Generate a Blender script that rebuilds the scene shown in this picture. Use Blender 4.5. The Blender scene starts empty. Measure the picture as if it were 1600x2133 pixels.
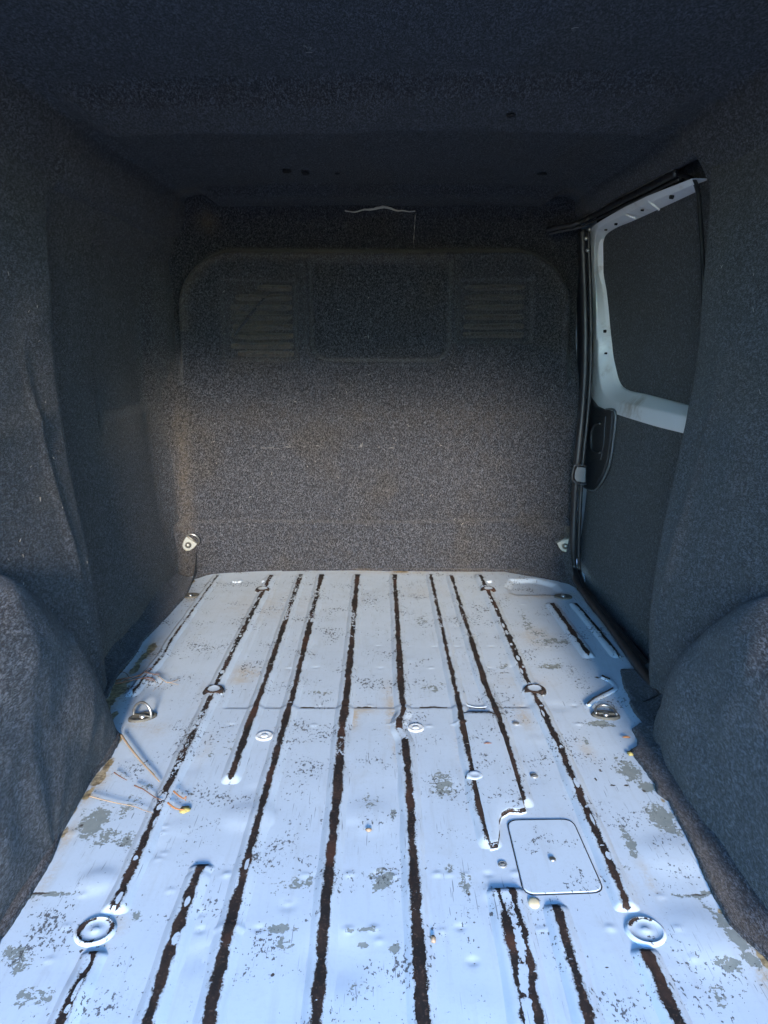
import bpy, math, random
import numpy as np
from mathutils import Vector, Matrix, noise as mnoise
R = math.radians
random.seed(7); rng = np.random.default_rng(7)
scene = bpy.context.scene
col = scene.collection

# ------------------------------------------------------------------ camera
FPX = 1602.0                                   # focal length in photograph pixels (1600 x 2133)
CAMH = 0.92
PITCH = math.atan(361 / FPX); YAW = math.atan(7 / FPX)
cam_d = bpy.data.cameras.new('camera'); cam = bpy.data.objects.new('camera', cam_d); col.objects.link(cam)
cam_d.sensor_fit = 'VERTICAL'; cam_d.sensor_height = 36.0
cam_d.lens = 36.0 * FPX / 2133.0
cam_d.clip_start = 0.02; cam_d.clip_end = 1000
cam.location = (0, 0, CAMH); cam.rotation_euler = (R(90) - PITCH, 0, -YAW)
scene.camera = cam

# ------------------------------------------------------------------ light
SUN_EL = R(15.3); SUN_AZ = R(176.0)             # low, from behind the camera
world = bpy.data.worlds.new('World'); scene.world = world; world.use_nodes = True
wn = world.node_tree.nodes; wl = world.node_tree.links
sky = wn.new('ShaderNodeTexSky'); sky.sky_type = 'NISHITA'; sky.sun_disc = False
sky.sun_elevation = SUN_EL; sky.sun_rotation = SUN_AZ
sky.air_density = 1.3; sky.dust_density = 0.0; sky.ozone_density = 6.5
wl.new(sky.outputs[0], wn['Background'].inputs['Color']); wn['Background'].inputs['Strength'].default_value = 0.15
sun_d = bpy.data.lights.new('sun', 'SUN'); sun_d.energy = 0.76; sun_d.angle = R(10); sun_d.color = (1.0, 0.86, 0.72)
sun = bpy.data.objects.new('sun', sun_d); col.objects.link(sun)
sdir = Vector((math.sin(SUN_AZ) * math.cos(SUN_EL), math.cos(SUN_AZ) * math.cos(SUN_EL), math.sin(SUN_EL)))
sun.rotation_euler = sdir.to_track_quat('Z', 'Y').to_euler()
vs = scene.view_settings
vs.view_transform = 'Standard'; vs.look = 'None'; vs.exposure = 3.85; vs.gamma = 1.0; vs.use_curve_mapping = False
scene.cycles.max_bounces = 5; scene.cycles.diffuse_bounces = 4
scene.cycles.use_denoising = True

# ------------------------------------------------------------------ photo pixel -> place
_f = Vector((math.sin(YAW) * math.cos(PITCH), math.cos(YAW) * math.cos(PITCH), -math.sin(PITCH)))
_r = Vector((math.cos(YAW), -math.sin(YAW), 0)); _u = _r.cross(_f)
def ray(x, y): return _f + _r * ((x - 800) / FPX) - _u * ((y - 1066.5) / FPX)
def onz(x, y, z=0.0):
    d = ray(x, y); t = (z - CAMH) / d.z; return Vector((d.x * t, d.y * t, z))
def onx(x, y, X):
    d = ray(x, y); t = X / d.x; return Vector((X, d.y * t, CAMH + d.z * t))
def ony(x, y, Y):
    d = ray(x, y); t = Y / d.y; return Vector((d.x * t, Y, CAMH + d.z * t))

# ------------------------------------------------------------------ node helpers
def new_mat(name):
    m = bpy.data.materials.new(name); m.use_nodes = True
    nt = m.node_tree; b = nt.nodes['Principled BSDF']
    return m, nt, b
class N:
    def __init__(s, nt):
        s.nt = nt; s.co = nt.nodes.new('ShaderNodeTexCoord').outputs['Object']
    def node(s, t, **kw):
        n = s.nt.nodes.new(t)
        for k, v in kw.items(): setattr(n, k, v)
        return n
    def link(s, a, b): s.nt.links.new(a, b)
    def put(s, sock, v):
        if hasattr(v, 'links'): s.link(v, sock)
        else: sock.default_value = v
    def map(s, scale, rot=(0, 0, 0), loc=(0, 0, 0), src=None):
        m = s.node('ShaderNodeMapping'); s.link(src or s.co, m.inputs[0])
        m.inputs['Scale'].default_value = scale; m.inputs['Rotation'].default_value = rot; m.inputs['Location'].default_value = loc
        return m.outputs[0]
    def noise(s, scale, detail=4, rough=.55, co=None, dist=0):
        n = s.node('ShaderNodeTexNoise'); s.link(co or s.co, n.inputs['Vector'])
        n.inputs['Scale'].default_value = scale; n.inputs['Detail'].default_value = detail
        n.inputs['Roughness'].default_value = rough; n.inputs['Distortion'].default_value = dist
        return n.outputs['Fac']
    def vor(s, scale, co=None, feature='F1'):
        n = s.node('ShaderNodeTexVoronoi', feature=feature); s.link(co or s.co, n.inputs['Vector'])
        n.inputs['Scale'].default_value = scale; return n.outputs['Distance']
    def math(s, op, a, b=0.0, c=0.0, clamp=False):
        n = s.node('ShaderNodeMath', operation=op, use_clamp=clamp)
        s.put(n.inputs[0], a); s.put(n.inputs[1], b); s.put(n.inputs[2], c); return n.outputs[0]
    def step(s, v, lo, hi, a=0.0, b=1.0):
        n = s.node('ShaderNodeMapRange', interpolation_type='SMOOTHSTEP')
        s.put(n.inputs[0], v); n.inputs[1].default_value = lo; n.inputs[2].default_value = hi
        n.inputs[3].default_value = a; n.inputs[4].default_value = b; return n.outputs[0]
    def mix(s, f, a, b):
        n = s.node('ShaderNodeMix', data_type='RGBA')
        s.put(n.inputs[0], f)
        for i, v in ((6, a), (7, b)):
            if hasattr(v, 'links'): s.link(v, n.inputs[i])
            else: n.inputs[i].default_value = (*v, 1)
        return n.outputs[2]
    def attr(s, name):
        n = s.node('ShaderNodeAttribute', attribute_name=name); return n.outputs['Fac']
    def bump(s, h, strength, dist, normal=None):
        n = s.node('ShaderNodeBump'); s.link(h, n.inputs['Height'])
        n.inputs['Strength'].default_value = strength; n.inputs['Distance'].default_value = dist
        if normal: s.link(normal, n.inputs['Normal'])
        return n.outputs[0]

# ------------------------------------------------------------------ materials
def carpet_material(name, tint=(1, 1, 1), dust=.5):
    m, nt, b = new_mat(name); n = N(nt)
    n.co = n.map((1.3, .36, 1.3))                   # pile leans along the van
    fine = n.noise(360, 3, .75)
    fib = n.noise(150, 2, .75, n.map((1, 1.6, .7), (.4, .9, .2)))
    mid = n.noise(38, 2, .6); big = n.noise(3.2, 2, .55)
    v = n.math('ADD', n.math('MULTIPLY', fine, .62), n.math('MULTIPLY', fib, .38))
    c = n.mix(n.step(v, .45, .62), (.0045, .005, .007), (.097, .102, .119))
    c = n.mix(n.step(mid, .40, .72, .0, .45), c, (.016, .017, .021))
    c = n.mix(n.math('MULTIPLY', n.step(big, .48, .72), dust), c, n.mix(n.step(v, .45, .62), (.008, .007, .006), (.096, .086, .076)))
    st = n.math('MULTIPLY', n.attr('stain'), n.step(n.math('ADD', v, n.math('MULTIPLY', mid, .6)), .5, .95), clamp=True)
    c = n.mix(n.math('MULTIPLY', st, .62), c, (.105, .082, .055))
    ch = n.math('MULTIPLY', n.attr('chalk'), n.step(n.noise(60, 3, .7, n.map((.35, 1, 1.6))), .54, .74), clamp=True)
    c = n.mix(ch, c, (.30, .29, .28))
    lint = n.step(n.vor(75), .045, .03)
    lint = n.math('MULTIPLY', lint, n.step(n.noise(19, 1), .60, .66))
    c = n.mix(lint, c, (.34, .36, .40))
    n.link(c, b.inputs['Base Color'])
    b.inputs['Roughness'].default_value = .95; b.inputs['Specular IOR Level'].default_value = .1
    b.inputs['Sheen Weight'].default_value = .13; b.inputs['Sheen Roughness'].default_value = .5
    n1 = n.bump(fine, 1.0, .004)
    n.link(n1, b.inputs['Normal'])
    return m
M = {}
M['carpet'] = carpet_material('grey_carpet')

def floor_paint(name, mode='floor'):
    """light grey van paint, chipped to primer; mode 'rib' adds the worn, rusty crown"""
    m, nt, b = new_mat(name); n = N(nt)
    big = n.noise(2.6, 2, .6); mid = n.noise(21, 4, .62); hi = n.noise(130, 3, .7)
    c = n.mix(big, (.368, .425, .478), (.43, .492, .545))
    c = n.mix(n.step(mid, .52, .80, 0, .35), c, (.33, .365, .39))
    c = n.mix(n.math('MULTIPLY', n.step(n.noise(9, 4, .7, n.map((1, .5, 1))), .56, .80), .4), c, (.335, .335, .315))
    c = n.mix(n.math('MULTIPLY', n.step(n.noise(1, 4, .65, n.map((55, 5, 20))), .50, .74), .30), c, (.30, .32, .33))   # trodden dirt drawn along the van
    c = n.mix(n.math('MULTIPLY', n.step(hi, .52, .72), .22), c, (.30, .33, .35))
    st = n.math('MULTIPLY', n.attr('stain'), n.step(n.math('ADD', mid, hi), .72, 1.15), clamp=True)
    c = n.mix(st, c, n.mix(mid, (.36, .24, .11), (.40, .35, .26)))
    gl = n.step(n.math('ADD', n.attr('glue'), n.math('MULTIPLY', n.math('SUBTRACT', mid, .5), 1.6)), .42, .58)
    c = n.mix(gl, c, n.mix(n.step(n.noise(55, 4, .7), .35, .65), (.10, .075, .045), n.mix(n.noise(14, 2), (.34, .22, .045), (.36, .33, .27))))
    # primer showing through chips
    chip = n.math('ADD', n.math('MULTIPLY', n.attr('chip'), .36),
                  n.math('ADD', n.math('MULTIPLY', n.noise(46, 4, .68, n.map((1, .8, 1))), .58), n.math('MULTIPLY', hi, .48)))
    cm = n.step(chip, .742, .756)
    pr = n.mix(n.noise(60, 3), (.125, .150, .145), (.23, .245, .225))
    c = n.mix(cm, c, pr)
    # fine dark nicks and scratches
    nick = n.step(n.math('ADD', n.noise(150, 3, .7, n.map((1, .6, 1))), n.math('MULTIPLY', n.noise(8, 3, .6), .75)), 1.03, 1.05)
    s1 = n.step(n.noise(1, 1, .5, n.map((330, 16, 20), (0, 0, .5))), .715, .735)
    s2 = n.step(n.noise(1, 1, .5, n.map((16, 300, 20), (0, 0, .35))), .725, .745)
    s3 = n.step(n.noise(1, 1, .5, n.map((380, 10, 20), (0, 0, -.06), (3, 1, 0))), .705, .725)
    scr = n.math('MULTIPLY', n.math('ADD', s1, s3, clamp=True), n.step(n.noise(5, 3), .47, .60), clamp=True)
    c = n.mix(n.math('MULTIPLY', n.math('MAXIMUM', nick, n.math('MULTIPLY', scr, .75)), .9), c, (.055, .055, .055))
    dark = n.step(n.math('ADD', n.math('MULTIPLY', n.attr('bare'), .5), n.math('ADD', n.math('MULTIPLY', n.noise(70, 5, .65), .5), n.math('MULTIPLY', hi, .25))), .68, .70)
    c = n.mix(dark, c, n.mix(n.noise(40, 3), (.022, .017, .014), (.085, .075, .066)))
    mask = n.math('MAXIMUM', cm, dark)
    if mode == 'rib':
        d = n.math('SUBTRACT', n.math('ABSOLUTE', n.attr('across')), n.attr('half'))
        e = n.math('ADD', n.math('MULTIPLY', n.math('SUBTRACT', n.noise(42, 5, .75, n.map((1, .6, 1))), .5), .022), n.math('MULTIPLY', n.math('SUBTRACT', n.noise(330, 3, .7), .5), .009))
        worn = n.step(n.math('ADD', d, e), .0006, -.0006)
        kp = n.math('ADD', n.math('MULTIPLY', n.attr('keep'), .62), n.math('MULTIPLY', n.noise(120, 5, .7, n.map((1, .55, 1))), .75))
        worn = n.math('MULTIPLY', worn, n.step(kp, .645, .625))
        r = n.noise(24, 6, .7, n.map((1, .45, 1))); r2 = n.noise(170, 4, .7)
        rust = n.mix(n.step(r, .40, .68), (.009, .0075, .007), (.036, .020, .014))
        rust = n.mix(n.step(r2, .54, .74), rust, (.085, .050, .036))
        rust = n.mix(n.step(n.noise(5.5, 3, .6), .55, .72, 0, .55), rust, (.085, .033, .018))
        rim = n.math('MULTIPLY', n.step(n.math('ADD', d, e), .0035, .0008), n.step(n.math('ADD', d, e), -.003, -.0005))
        c = n.mix(n.math('MULTIPLY', rim, n.step(n.noise(210, 3), .40, .52, 0, .55)), c, (.20, .20, .18))
        c = n.mix(worn, c, rust); mask = n.math('MAXIMUM', mask, worn)
    n.link(c, b.inputs['Base Color'])
    ro = n.math('ADD', n.math('MULTIPLY', mask, .38), n.step(mid, .3, .7, .48, .66)); n.link(ro, b.inputs['Roughness'])
    b.inputs['Specular IOR Level'].default_value = .25
    hgt = n.math('SUBTRACT', n.math('MULTIPLY', hi, .15), n.math('MULTIPLY', mask, 1.0))
    n1 = n.bump(hgt, .7, .0012)
    n.link(n1, b.inputs['Normal'])
    return m
M['floor'] = floor_paint('floor_paint'); M['rib'] = floor_paint('worn_rib_paint', 'rib')

def simple(name, colr, rough=.5, metal=0, var=.25, scale=30, bump=.1, dirt=None):
    m, nt, b = new_mat(name); n = N(nt)
    k = n.noise(scale, 5, .6)
    c = n.mix(k, tuple(x * (1 - var) for x in colr), tuple(x * (1 + var) for x in colr))
    if dirt: c = n.mix(n.step(n.noise(scale * .6, 6, .7), .54, .72), c, dirt)
    n.link(c, b.inputs['Base Color']); b.inputs['Metallic'].default_value = metal
    n.link(n.step(k, .2, .8, max(rough - .1, .05), min(rough + .12, 1)), b.inputs['Roughness'])
    n.link(n.bump(n.noise(scale * 6, 4, .6), bump, .002), b.inputs['Normal'])
    return m
M['white'] = simple('door_frame_white_paint', (.80, .80, .80), .38, 0, .06, 9, .03, (.50, .44, .38))
M['rubber'] = simple('black_rubber', (.016, .016, .018), .42, 0, .3, 60, .1)
M['plastic'] = simple('black_plastic', (.030, .031, .034), .45, 0, .15, 200, .15)
M['bezel'] = simple('grey_plastic', (.12, .125, .13), .35, 0, .15, 80, .08)
M['zinc'] = simple('zinc_plated_steel', (.17, .167, .145), .5, .7, .25, 60, .15, (.30, .24, .15))
M['steel'] = simple('dull_steel', (.34, .34, .33), .36, .9, .3, 60, .15, (.13, .11, .09))
M['dirty'] = simple('dirty_cup_metal', (.085, .080, .066), .7, .3, .5, 90, .3, (.03, .026, .02))
M['hole'] = simple('unlit_hole', (.004, .004, .005), .95, 0, .2, 60, 0)
M['backing'] = simple('carpet_backing', (.46, .42, .36), .9, 0, .3, 160, .5, (.20, .17, .13))
M['twig'] = simple('dry_stem', (.13, .06, .035), .8, 0, .4, 120, .3)
M['straw'] = simple('straw', (.27, .19, .12), .7, 0, .3, 120, .3)
M['leaf'] = simple('yellow_leaf', (.32, .26, .08), .7, 0, .35, 150, .3, (.22, .12, .03))
M['oleaf'] = simple('orange_leaf', (.24, .095, .03), .7, 0, .35, 150, .3)
M['fibre'] = simple('pale_fibre', (.34, .32, .29), .9, 0, .2, 150, 0)
M['stopper'] = simple('cream_rubber', (.52, .43, .27), .6, 0, .2, 70, .15)
M['washer'] = simple('dirty_painted_washer', (.50, .52, .52), .5, 0, .15, 90, .1, (.22, .20, .14))
M['rivet'] = simple('worn_rivet_steel', (.20, .20, .19), .5, .4, .3, 120, .1, (.04, .035, .03))
M['ground'] = simple('asphalt_ground', (.17, .178, .19), .9, 0, .25, 4, .3)
M['body'] = simple('white_body_paint', (.70, .71, .72), .3, 0, .03, 6, .0)

# ------------------------------------------------------------------ mesh helpers
def link(name, me, mat, parent=None, smooth=True, label=None):
    o = bpy.data.objects.new(name, me); col.objects.link(o)
    if mat: me.materials.append(mat)
    if smooth and len(me.polygons): me.polygons.foreach_set('use_smooth', np.ones(len(me.polygons), bool))
    if parent: o.parent = parent
    if label: o['label'] = label
    return o
def raw(name, V, F, mat, parent=None, smooth=True, label=None, attrs=None):
    me = bpy.data.meshes.new(name); me.from_pydata([tuple(v) for v in V], [], F)
    for k, a in (attrs or {}).items():
        at = me.attributes.new(k, 'FLOAT', 'POINT'); at.data.foreach_set('value', np.asarray(a, np.float32).ravel())
    me.update(); return link(name, me, mat, parent, smooth, label)
def grid(name, P, mat, parent=None, attrs=None, smooth=True, label=None, flip=False, closed=False):
    """P: (nu, nv, 3) array of points -> one quad sheet"""
    P = np.asarray(P, float); nu, nv = P.shape[:2]
    i = np.arange(nu * nv).reshape(nu, nv)
    if closed: i = np.concatenate([i, i[:, :1]], 1)
    q = np.stack([i[:-1, :-1], i[1:, :-1], i[1:, 1:], i[:-1, 1:]], -1).reshape(-1, 4)
    if flip: q = q[:, ::-1]
    me = bpy.data.meshes.new(name)
    me.vertices.add(nu * nv); me.vertices.foreach_set('co', P.reshape(-1).astype(np.float32))
    me.loops.add(q.size); me.loops.foreach_set('vertex_index', q.reshape(-1).astype(np.int32))
    me.polygons.add(len(q)); me.polygons.foreach_set('loop_start', np.arange(0, q.size, 4, dtype=np.int32))
    me.update(calc_edges=True)
    for k, a in (attrs or {}).items():
        at = me.attributes.new(k, 'FLOAT', 'POINT'); at.data.foreach_set('value', np.asarray(a, np.float32).ravel())
    return link(name, me, mat, parent, smooth, label)
def smooth_line(pts, n=6):
    pts = [Vector(p) for p in pts]; out = []
    for i in range(len(pts) - 1):
        p0 = pts[max(i - 1, 0)]; p1 = pts[i]; p2 = pts[i + 1]; p3 = pts[min(i + 2, len(pts) - 1)]
        for k in range(n):
            t = k / n
            out.append(.5 * ((2 * p1) + (p2 - p0) * t + (2 * p0 - 5 * p1 + 4 * p2 - p3) * t * t + (3 * p1 - p0 - 3 * p2 + p3) * t ** 3))
    out.append(pts[-1]); return out
def tube_data(path, rad, seg=10, closed=False, flat=1.0):
    path = [Vector(p) for p in path]; n = len(path); V = []; F = []
    rads = rad if hasattr(rad, '__len__') else [rad] * n
    up = Vector((0, 0, 1)); prev = None
    for i, p in enumerate(path):
        a = path[(i - 1) % n] if (closed or i > 0) else p; b_ = path[(i + 1) % n] if (closed or i < n - 1) else p
        t = (b_ - a).normalized()
        if prev is None:
            s = t.cross(up); s = t.cross(Vector((1, 0, 0))) if s.length < .1 else s
        else: s = prev - t * prev.dot(t)
        s.normalize(); prev = s; w = s.cross(t)
        for k in range(seg):
            an = 2 * math.pi * k / seg
            V.append(p + s * math.cos(an) * rads[i] + w * math.sin(an) * rads[i] * flat)
    m = n if closed else n - 1
    for i in range(m):
        for k in range(seg):
            j = (i + 1) % n
            F.append((i * seg + k, i * seg + (k + 1) % seg, j * seg + (k + 1) % seg, j * seg + k))
    if not closed:
        F.append(tuple(range(seg))[::-1]); F.append(tuple((n - 1) * seg + k for k in range(seg)))
    return V, F
def tube(name, path, rad, mat, parent=None, seg=10, closed=False, label=None, flat=1.0):
    V, F = tube_data(path, rad, seg, closed, flat); return raw(name, V, F, mat, parent, True, label)
def frame_of(nrm, along=None):
    nrm = Vector(nrm).normalized(); a = Vector(along) if along else (Vector((0, 1, 0)) if abs(nrm.y) < .9 else Vector((1, 0, 0)))
    x = (a - nrm * a.dot(nrm)).normalized(); return x, nrm.cross(x), nrm
def lathe(name, prof, c, nrm, mat, parent=None, seg=28, sx=1, sy=1, along=None, attrs_fn=None, label=None, jitter=0):
    """prof: [(radius, height)] turned about the normal at c"""
    x, y, z = frame_of(nrm, along); c = Vector(c); V = []; F = []; rr = []
    for (r_, h) in prof:
        for k in range(seg):
            an = 2 * math.pi * k / seg; j = 1 + jitter * mnoise.noise(Vector((math.cos(an) * 2, math.sin(an) * 2, c.x * 9)))
            V.append(c + x * (math.cos(an) * r_ * sx * j) + y * (math.sin(an) * r_ * sy * j) + z * h); rr.append(r_)
    for i in range(len(prof) - 1):
        for k in range(seg):
            F.append((i * seg + k, i * seg + (k + 1) % seg, (i + 1) * seg + (k + 1) % seg, (i + 1) * seg + k))
    F.append(tuple((len(prof) - 1) * seg + k for k in range(seg)))
    return raw(name, V, F, mat, parent, True, label, attrs_fn(np.array(rr), V) if attrs_fn else None)
def plate(name, outline, nrm, thick, mat, parent=None, bevel=.0015, label=None):
    """a flat outline (list of points) with thickness and a small bevel towards the normal"""
    nrm = Vector(nrm).normalized(); P = [Vector(p) for p in outline]; n = len(P); c = sum(P, Vector()) / n
    V = [p - nrm * .001 for p in P] + [p + nrm * (thick - bevel) for p in P] + [p + (c - p).normalized() * bevel + nrm * thick for p in P]
    F = []
    for l in range(2):
        for i in range(n):
            j = (i + 1) % n; F.append((l * n + i, l * n + j, (l + 1) * n + j, (l + 1) * n + i))
    F.append(tuple(2 * n + i for i in range(n)))
    return raw(name, V, F, mat, parent, False, label)
def empty(name, loc, parent=None):
    o = bpy.data.objects.new(name, None); col.objects.link(o); o.empty_display_size = .05
    o.location = loc
    if parent: o.parent = parent
    return o
def local(o, e):
    """keep o where it stands while it hangs under the Empty e"""
    o.parent = e; o.matrix_parent_inverse = Matrix.Translation(-Vector(e.location)); return o
def sstep(a, b, x): t = np.clip((x - a) / (b - a), 0, 1); return t * t * (3 - 2 * t)
def bumps(X, Y, seed, scale, amp):
    """cheap smooth wobble for large sheets"""
    g = np.random.default_rng(seed); out = np.zeros_like(X)
    for k in range(9):
        a = g.uniform(0, 2 * math.pi); f = scale * g.uniform(.5, 1.8); out += np.sin(f * (X * math.cos(a) + Y * math.sin(a)) + g.uniform(0, 7))
    return out / 9 * amp
def bowl(X, Y, cx, cy, rx, ry): return np.exp(-((X - cx) / rx) ** 2 - ((Y - cy) / ry) ** 2)

# ------------------------------------------------------------------ the ground outside
ground = raw('ground', [(-60, -60, -.56), (60, -60, -.56), (60, 60, -.56), (-60, 60, -.56)], [(0, 1, 2, 3)], M['ground'], smooth=False)
ground['kind'] = 'structure'

# ------------------------------------------------------------------ the van
van = empty('cargo_van', (0, 0, 0))
van['label'] = 'empty van cargo bay with dark grey carpet lining and worn pale grey ribbed metal floor'
van['category'] = 'van'
YR = .20                                        # rear opening
YE = 1.95                                       # front edge of the rear side panels
YB = 3.0

# ---- outer body: sides, roof and front skin round the linings, with the rear opening's frame
def section(o):
    pts = [(-.97, -.12), (-1.0, .3), (-1.0, .75), (-.97, 1.15), (-.90, 1.40), (-.74, 1.52), (-.4, 1.56), (0, 1.565)]
    pts = pts + [(-x, z) for x, z in pts[-2::-1]]
    return [((abs(x) + o) * (1 if x > 0 else -1) if x else 0, z + (o if z > 1.4 else 0)) for x, z in pts]
S = smooth_line([(x, 0, z) for x, z in section(0)], 4)
rows = [[(p.x, y, p.z) for p in S] for y in (YR, .8, 1.6, 2.4, 3.3)]
inner = smooth_line([(x, 0, z) for x, z in [(-.80, -.02), (-.82, .3), (-.82, .75), (-.80, 1.1), (-.765, 1.33), (-.70, 1.43), (-.4, 1.44), (0, 1.44)] +
                     [(.4, 1.44), (.70, 1.43), (.765, 1.33), (.80, 1.1), (.82, .75), (.82, .3), (.80, -.02)]], 4)
rows = [[(p.x, YR + .03, p.z) for p in inner], [(p.x, YR + .005, p.z) for p in inner]] + rows
rows.append([(p.x * .01, 3.3, .7 + (p.z - .7) * .01) for p in S])
grid('body_shell', rows, M['body'], van, label='white painted outer body of the van')
raw('underbody', [(-.93, YR, -.12), (.93, YR, -.12), (.93, 3.3, -.12), (-.93, 3.3, -.12)], [(0, 1, 2, 3)], M['rubber'], van, False)

# ---- floor sheet
STEP = .0045
xs = np.arange(-.84, .8401, STEP); ys = np.arange(YR, 3.10, STEP)
GX, GY = np.meshgrid(xs, ys, indexing='ij')
Z = bumps(GX, GY, 1, 9, .0012) + bumps(GX, GY, 2, 31, .0006)
g = np.random.default_rng(5)
def px_blob(a, x, y, rx, ry, s):
    """soft blob of photo-pixel size (rx, ry) where (x, y) meets the floor"""
    c = onz(x, y); ex = abs(onz(x + rx, y).x - c.x); ey = abs(onz(x, y - ry).y - c.y) if y - ry > 1150 else .05
    return np.maximum(a, s * bowl(GX, GY, c.x, c.y, max(ex, .004), max(ey, .004)))
def dome(x, y, r, h):                            # pressed pimple or dent
    global Z
    c = onz(x, y); Z += h * np.exp(-(((GX - c.x) ** 2 + (GY - c.y) ** 2) / r ** 2) ** 1.5)
for row in (1256, 1345, 1392, 1470, 1510, 1822, 1935):       # rows of spot welds
    for k in range(15):
        c = onz(420 + 60 * k, row)
        if abs(c.x) < .72 and g.random() < .62: dome(420 + 60 * k + g.uniform(-12, 12), row + g.uniform(-3, 3), .007, g.choice([.0016, -.0014]))
for (x, y) in ((343, 1722), (338, 1735), (342, 1778), (330, 1790), (172, 1865), (137, 1930), (103, 2000), (290, 1810), (355, 1855),
               (1376, 1867), (1411, 1936), (1443, 1998), (935, 1822), (970, 1822), (822, 1825), (635, 1822), (600, 1880), (790, 1960), (1125, 1937), (920, 1940)):
    dome(x, y, .0060, .0011)
for (x, y, r, h) in ((320, 1415, .035, .005), (1030, 1000 + 860, .02, .002), (600, 1885, .014, -.001), (985, 2003, .008, -.0016), (205, 1835, .03, .003),
                     (510, 1700, .04, .003), (700, 2000, .05, -.003), (770, 1700, .05, .002), (1160, 1760, .05, .0015), (1400, 1780, .05, .003), (1460, 1950, .06, .004)):
    dome(x, y, r, h)
for _ in range(46): dome(g.uniform(100, 1400), 1200 + 900 * g.random() ** 1.3, g.uniform(.008, .03), g.uniform(-.0011, .0009))
# cross joint in the floor pressing, the far strip a little lower
yj = onz(800, 1474).y
Z += -.0022 * sstep(yj - .006, yj + .006, GY) * (np.abs(GX) < .40)
Z += -.004 * np.exp(-((GY - onz(800, 1440).y) / .03) ** 2) * sstep(.44, .5, np.abs(GX)) * 0
# pressed tray in the front right corner
hp = [onz(x, y) for x, y in ((1050, 1222), (1061, 1206), (1118, 1205), (1160, 1217), (1174, 1232), (1158, 1240), (1075, 1240), (1058, 1234))]
def inside(poly, soft):
    d = np.full(GX.shape, 1e9)
    for i in range(len(poly)):
        a = poly[i]; b_ = poly[(i + 1) % len(poly)]; n_ = Vector((b_.y - a.y, a.x - b_.x)).normalized()
        d = np.minimum(d, ((GX - a.x) * n_.x + (GY - a.y) * n_.y) * -1)
    return d
D = inside(hp, 0)
if D.max() < 0 or (D > 0).mean() > .3: D = -D
sgn = np.minimum.reduce([((GX - a.x) * -(b_.y - a.y) + (GY - a.y) * (b_.x - a.x)) / (b_ - a).length for a, b_ in zip(hp, hp[1:] + hp[:1])])
sgn2 = np.minimum.reduce([-((GX - a.x) * -(b_.y - a.y) + (GY - a.y) * (b_.x - a.x)) / (b_ - a).length for a, b_ in zip(hp, hp[1:] + hp[:1])])
D = sgn2 if sgn2.max() > 0 else sgn
Z += -.012 * sstep(-.004, .028, D)
# sliding-door side: the floor stops at the step
SX = .742
Z += -.16 * sstep(SX, SX + .012, GX) * sstep(1.99, 2.02, GY) * sstep(2.93, 2.90, GY)
chip = np.zeros_like(GX); stain = np.zeros_like(GX); bare = np.zeros_like(GX)
for a in ((197, 1712, 42, 42, 1.0), (225, 1742, 40, 26, .75), (268, 1748, 30, 22, .8), (265, 1680, 26, 40, .6), (1382, 1706, 38, 40, 1.0), (1310, 1752, 14, 46, .9), (1318, 1775, 14, 22, .8),
          (1312, 1606, 30, 34, .95), (1348, 1640, 28, 16, .9), (1365, 1680, 22, 22, .7), (1255, 1508, 42, 10, .85), (1222, 1545, 8, 16, .8), (1150, 1336, 52, 10, .75), (1150, 1388, 40, 8, .8),
          (1096, 1296, 18, 36, .62), (1125, 1318, 26, 14, .6), (796, 1832, 30, 30, .95), (585, 1934, 42, 12, .95), (590, 1965, 34, 34, .55), (762, 1936, 36, 9, .85), (755, 1968, 16, 8, .9), (822, 1978, 17, 17, .95),
          (745, 2062, 34, 40, .62), (610, 1842, 48, 24, .66), (645, 1830, 12, 20, .7), (1516, 2008, 34, 22, .9), (1440, 1866, 50, 7, .95), (1475, 1890, 18, 22, .7), (1500, 1915, 24, 24, 1.0), (1540, 1960, 26, 30, 1.0),
          (1565, 2000, 22, 30, .9), (32, 1982, 36, 20, .85), (46, 2008, 30, 30, .8), (52, 2078, 46, 26, .72), (95, 2075, 24, 24, .75), (285, 1907, 13, 14, 1.0), (922, 1632, 34, 36, .8), (932, 1648, 20, 12, .9),
          (110, 1862, 60, 7, .85), (60, 1880, 40, 20, .55), (900, 1430, 40, 18, .58), (775, 1672, 36, 22, .62), (820, 1700, 14, 20, .7), (660, 1442, 46, 8, .68), (1500, 2080, 20, 40, .7), (1310, 1805, 22, 22, .6),
          (480, 1560, 26, 36, .5), (440, 1570, 9, 12, .75), (970, 1840, 20, 40, .7), (940, 1812, 20, 20, .6), (1440, 1740, 14, 14, .7), (1420, 1760, 12, 26, .6), (1050, 1385, 36, 16, .55), (880, 1290, 22, 18, .6),
          (1330, 1780, 10, 12, .6), (1360, 1830, 16, 20, .5), (1030, 1470, 30, 12, .5), (1150, 1500, 18, 12, .5), (300, 1640, 30, 30, .5), (730, 1940, 20, 9, .8), (1480, 1860, 40, 6, .9)):
    chip = px_blob(chip, *a)
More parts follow.
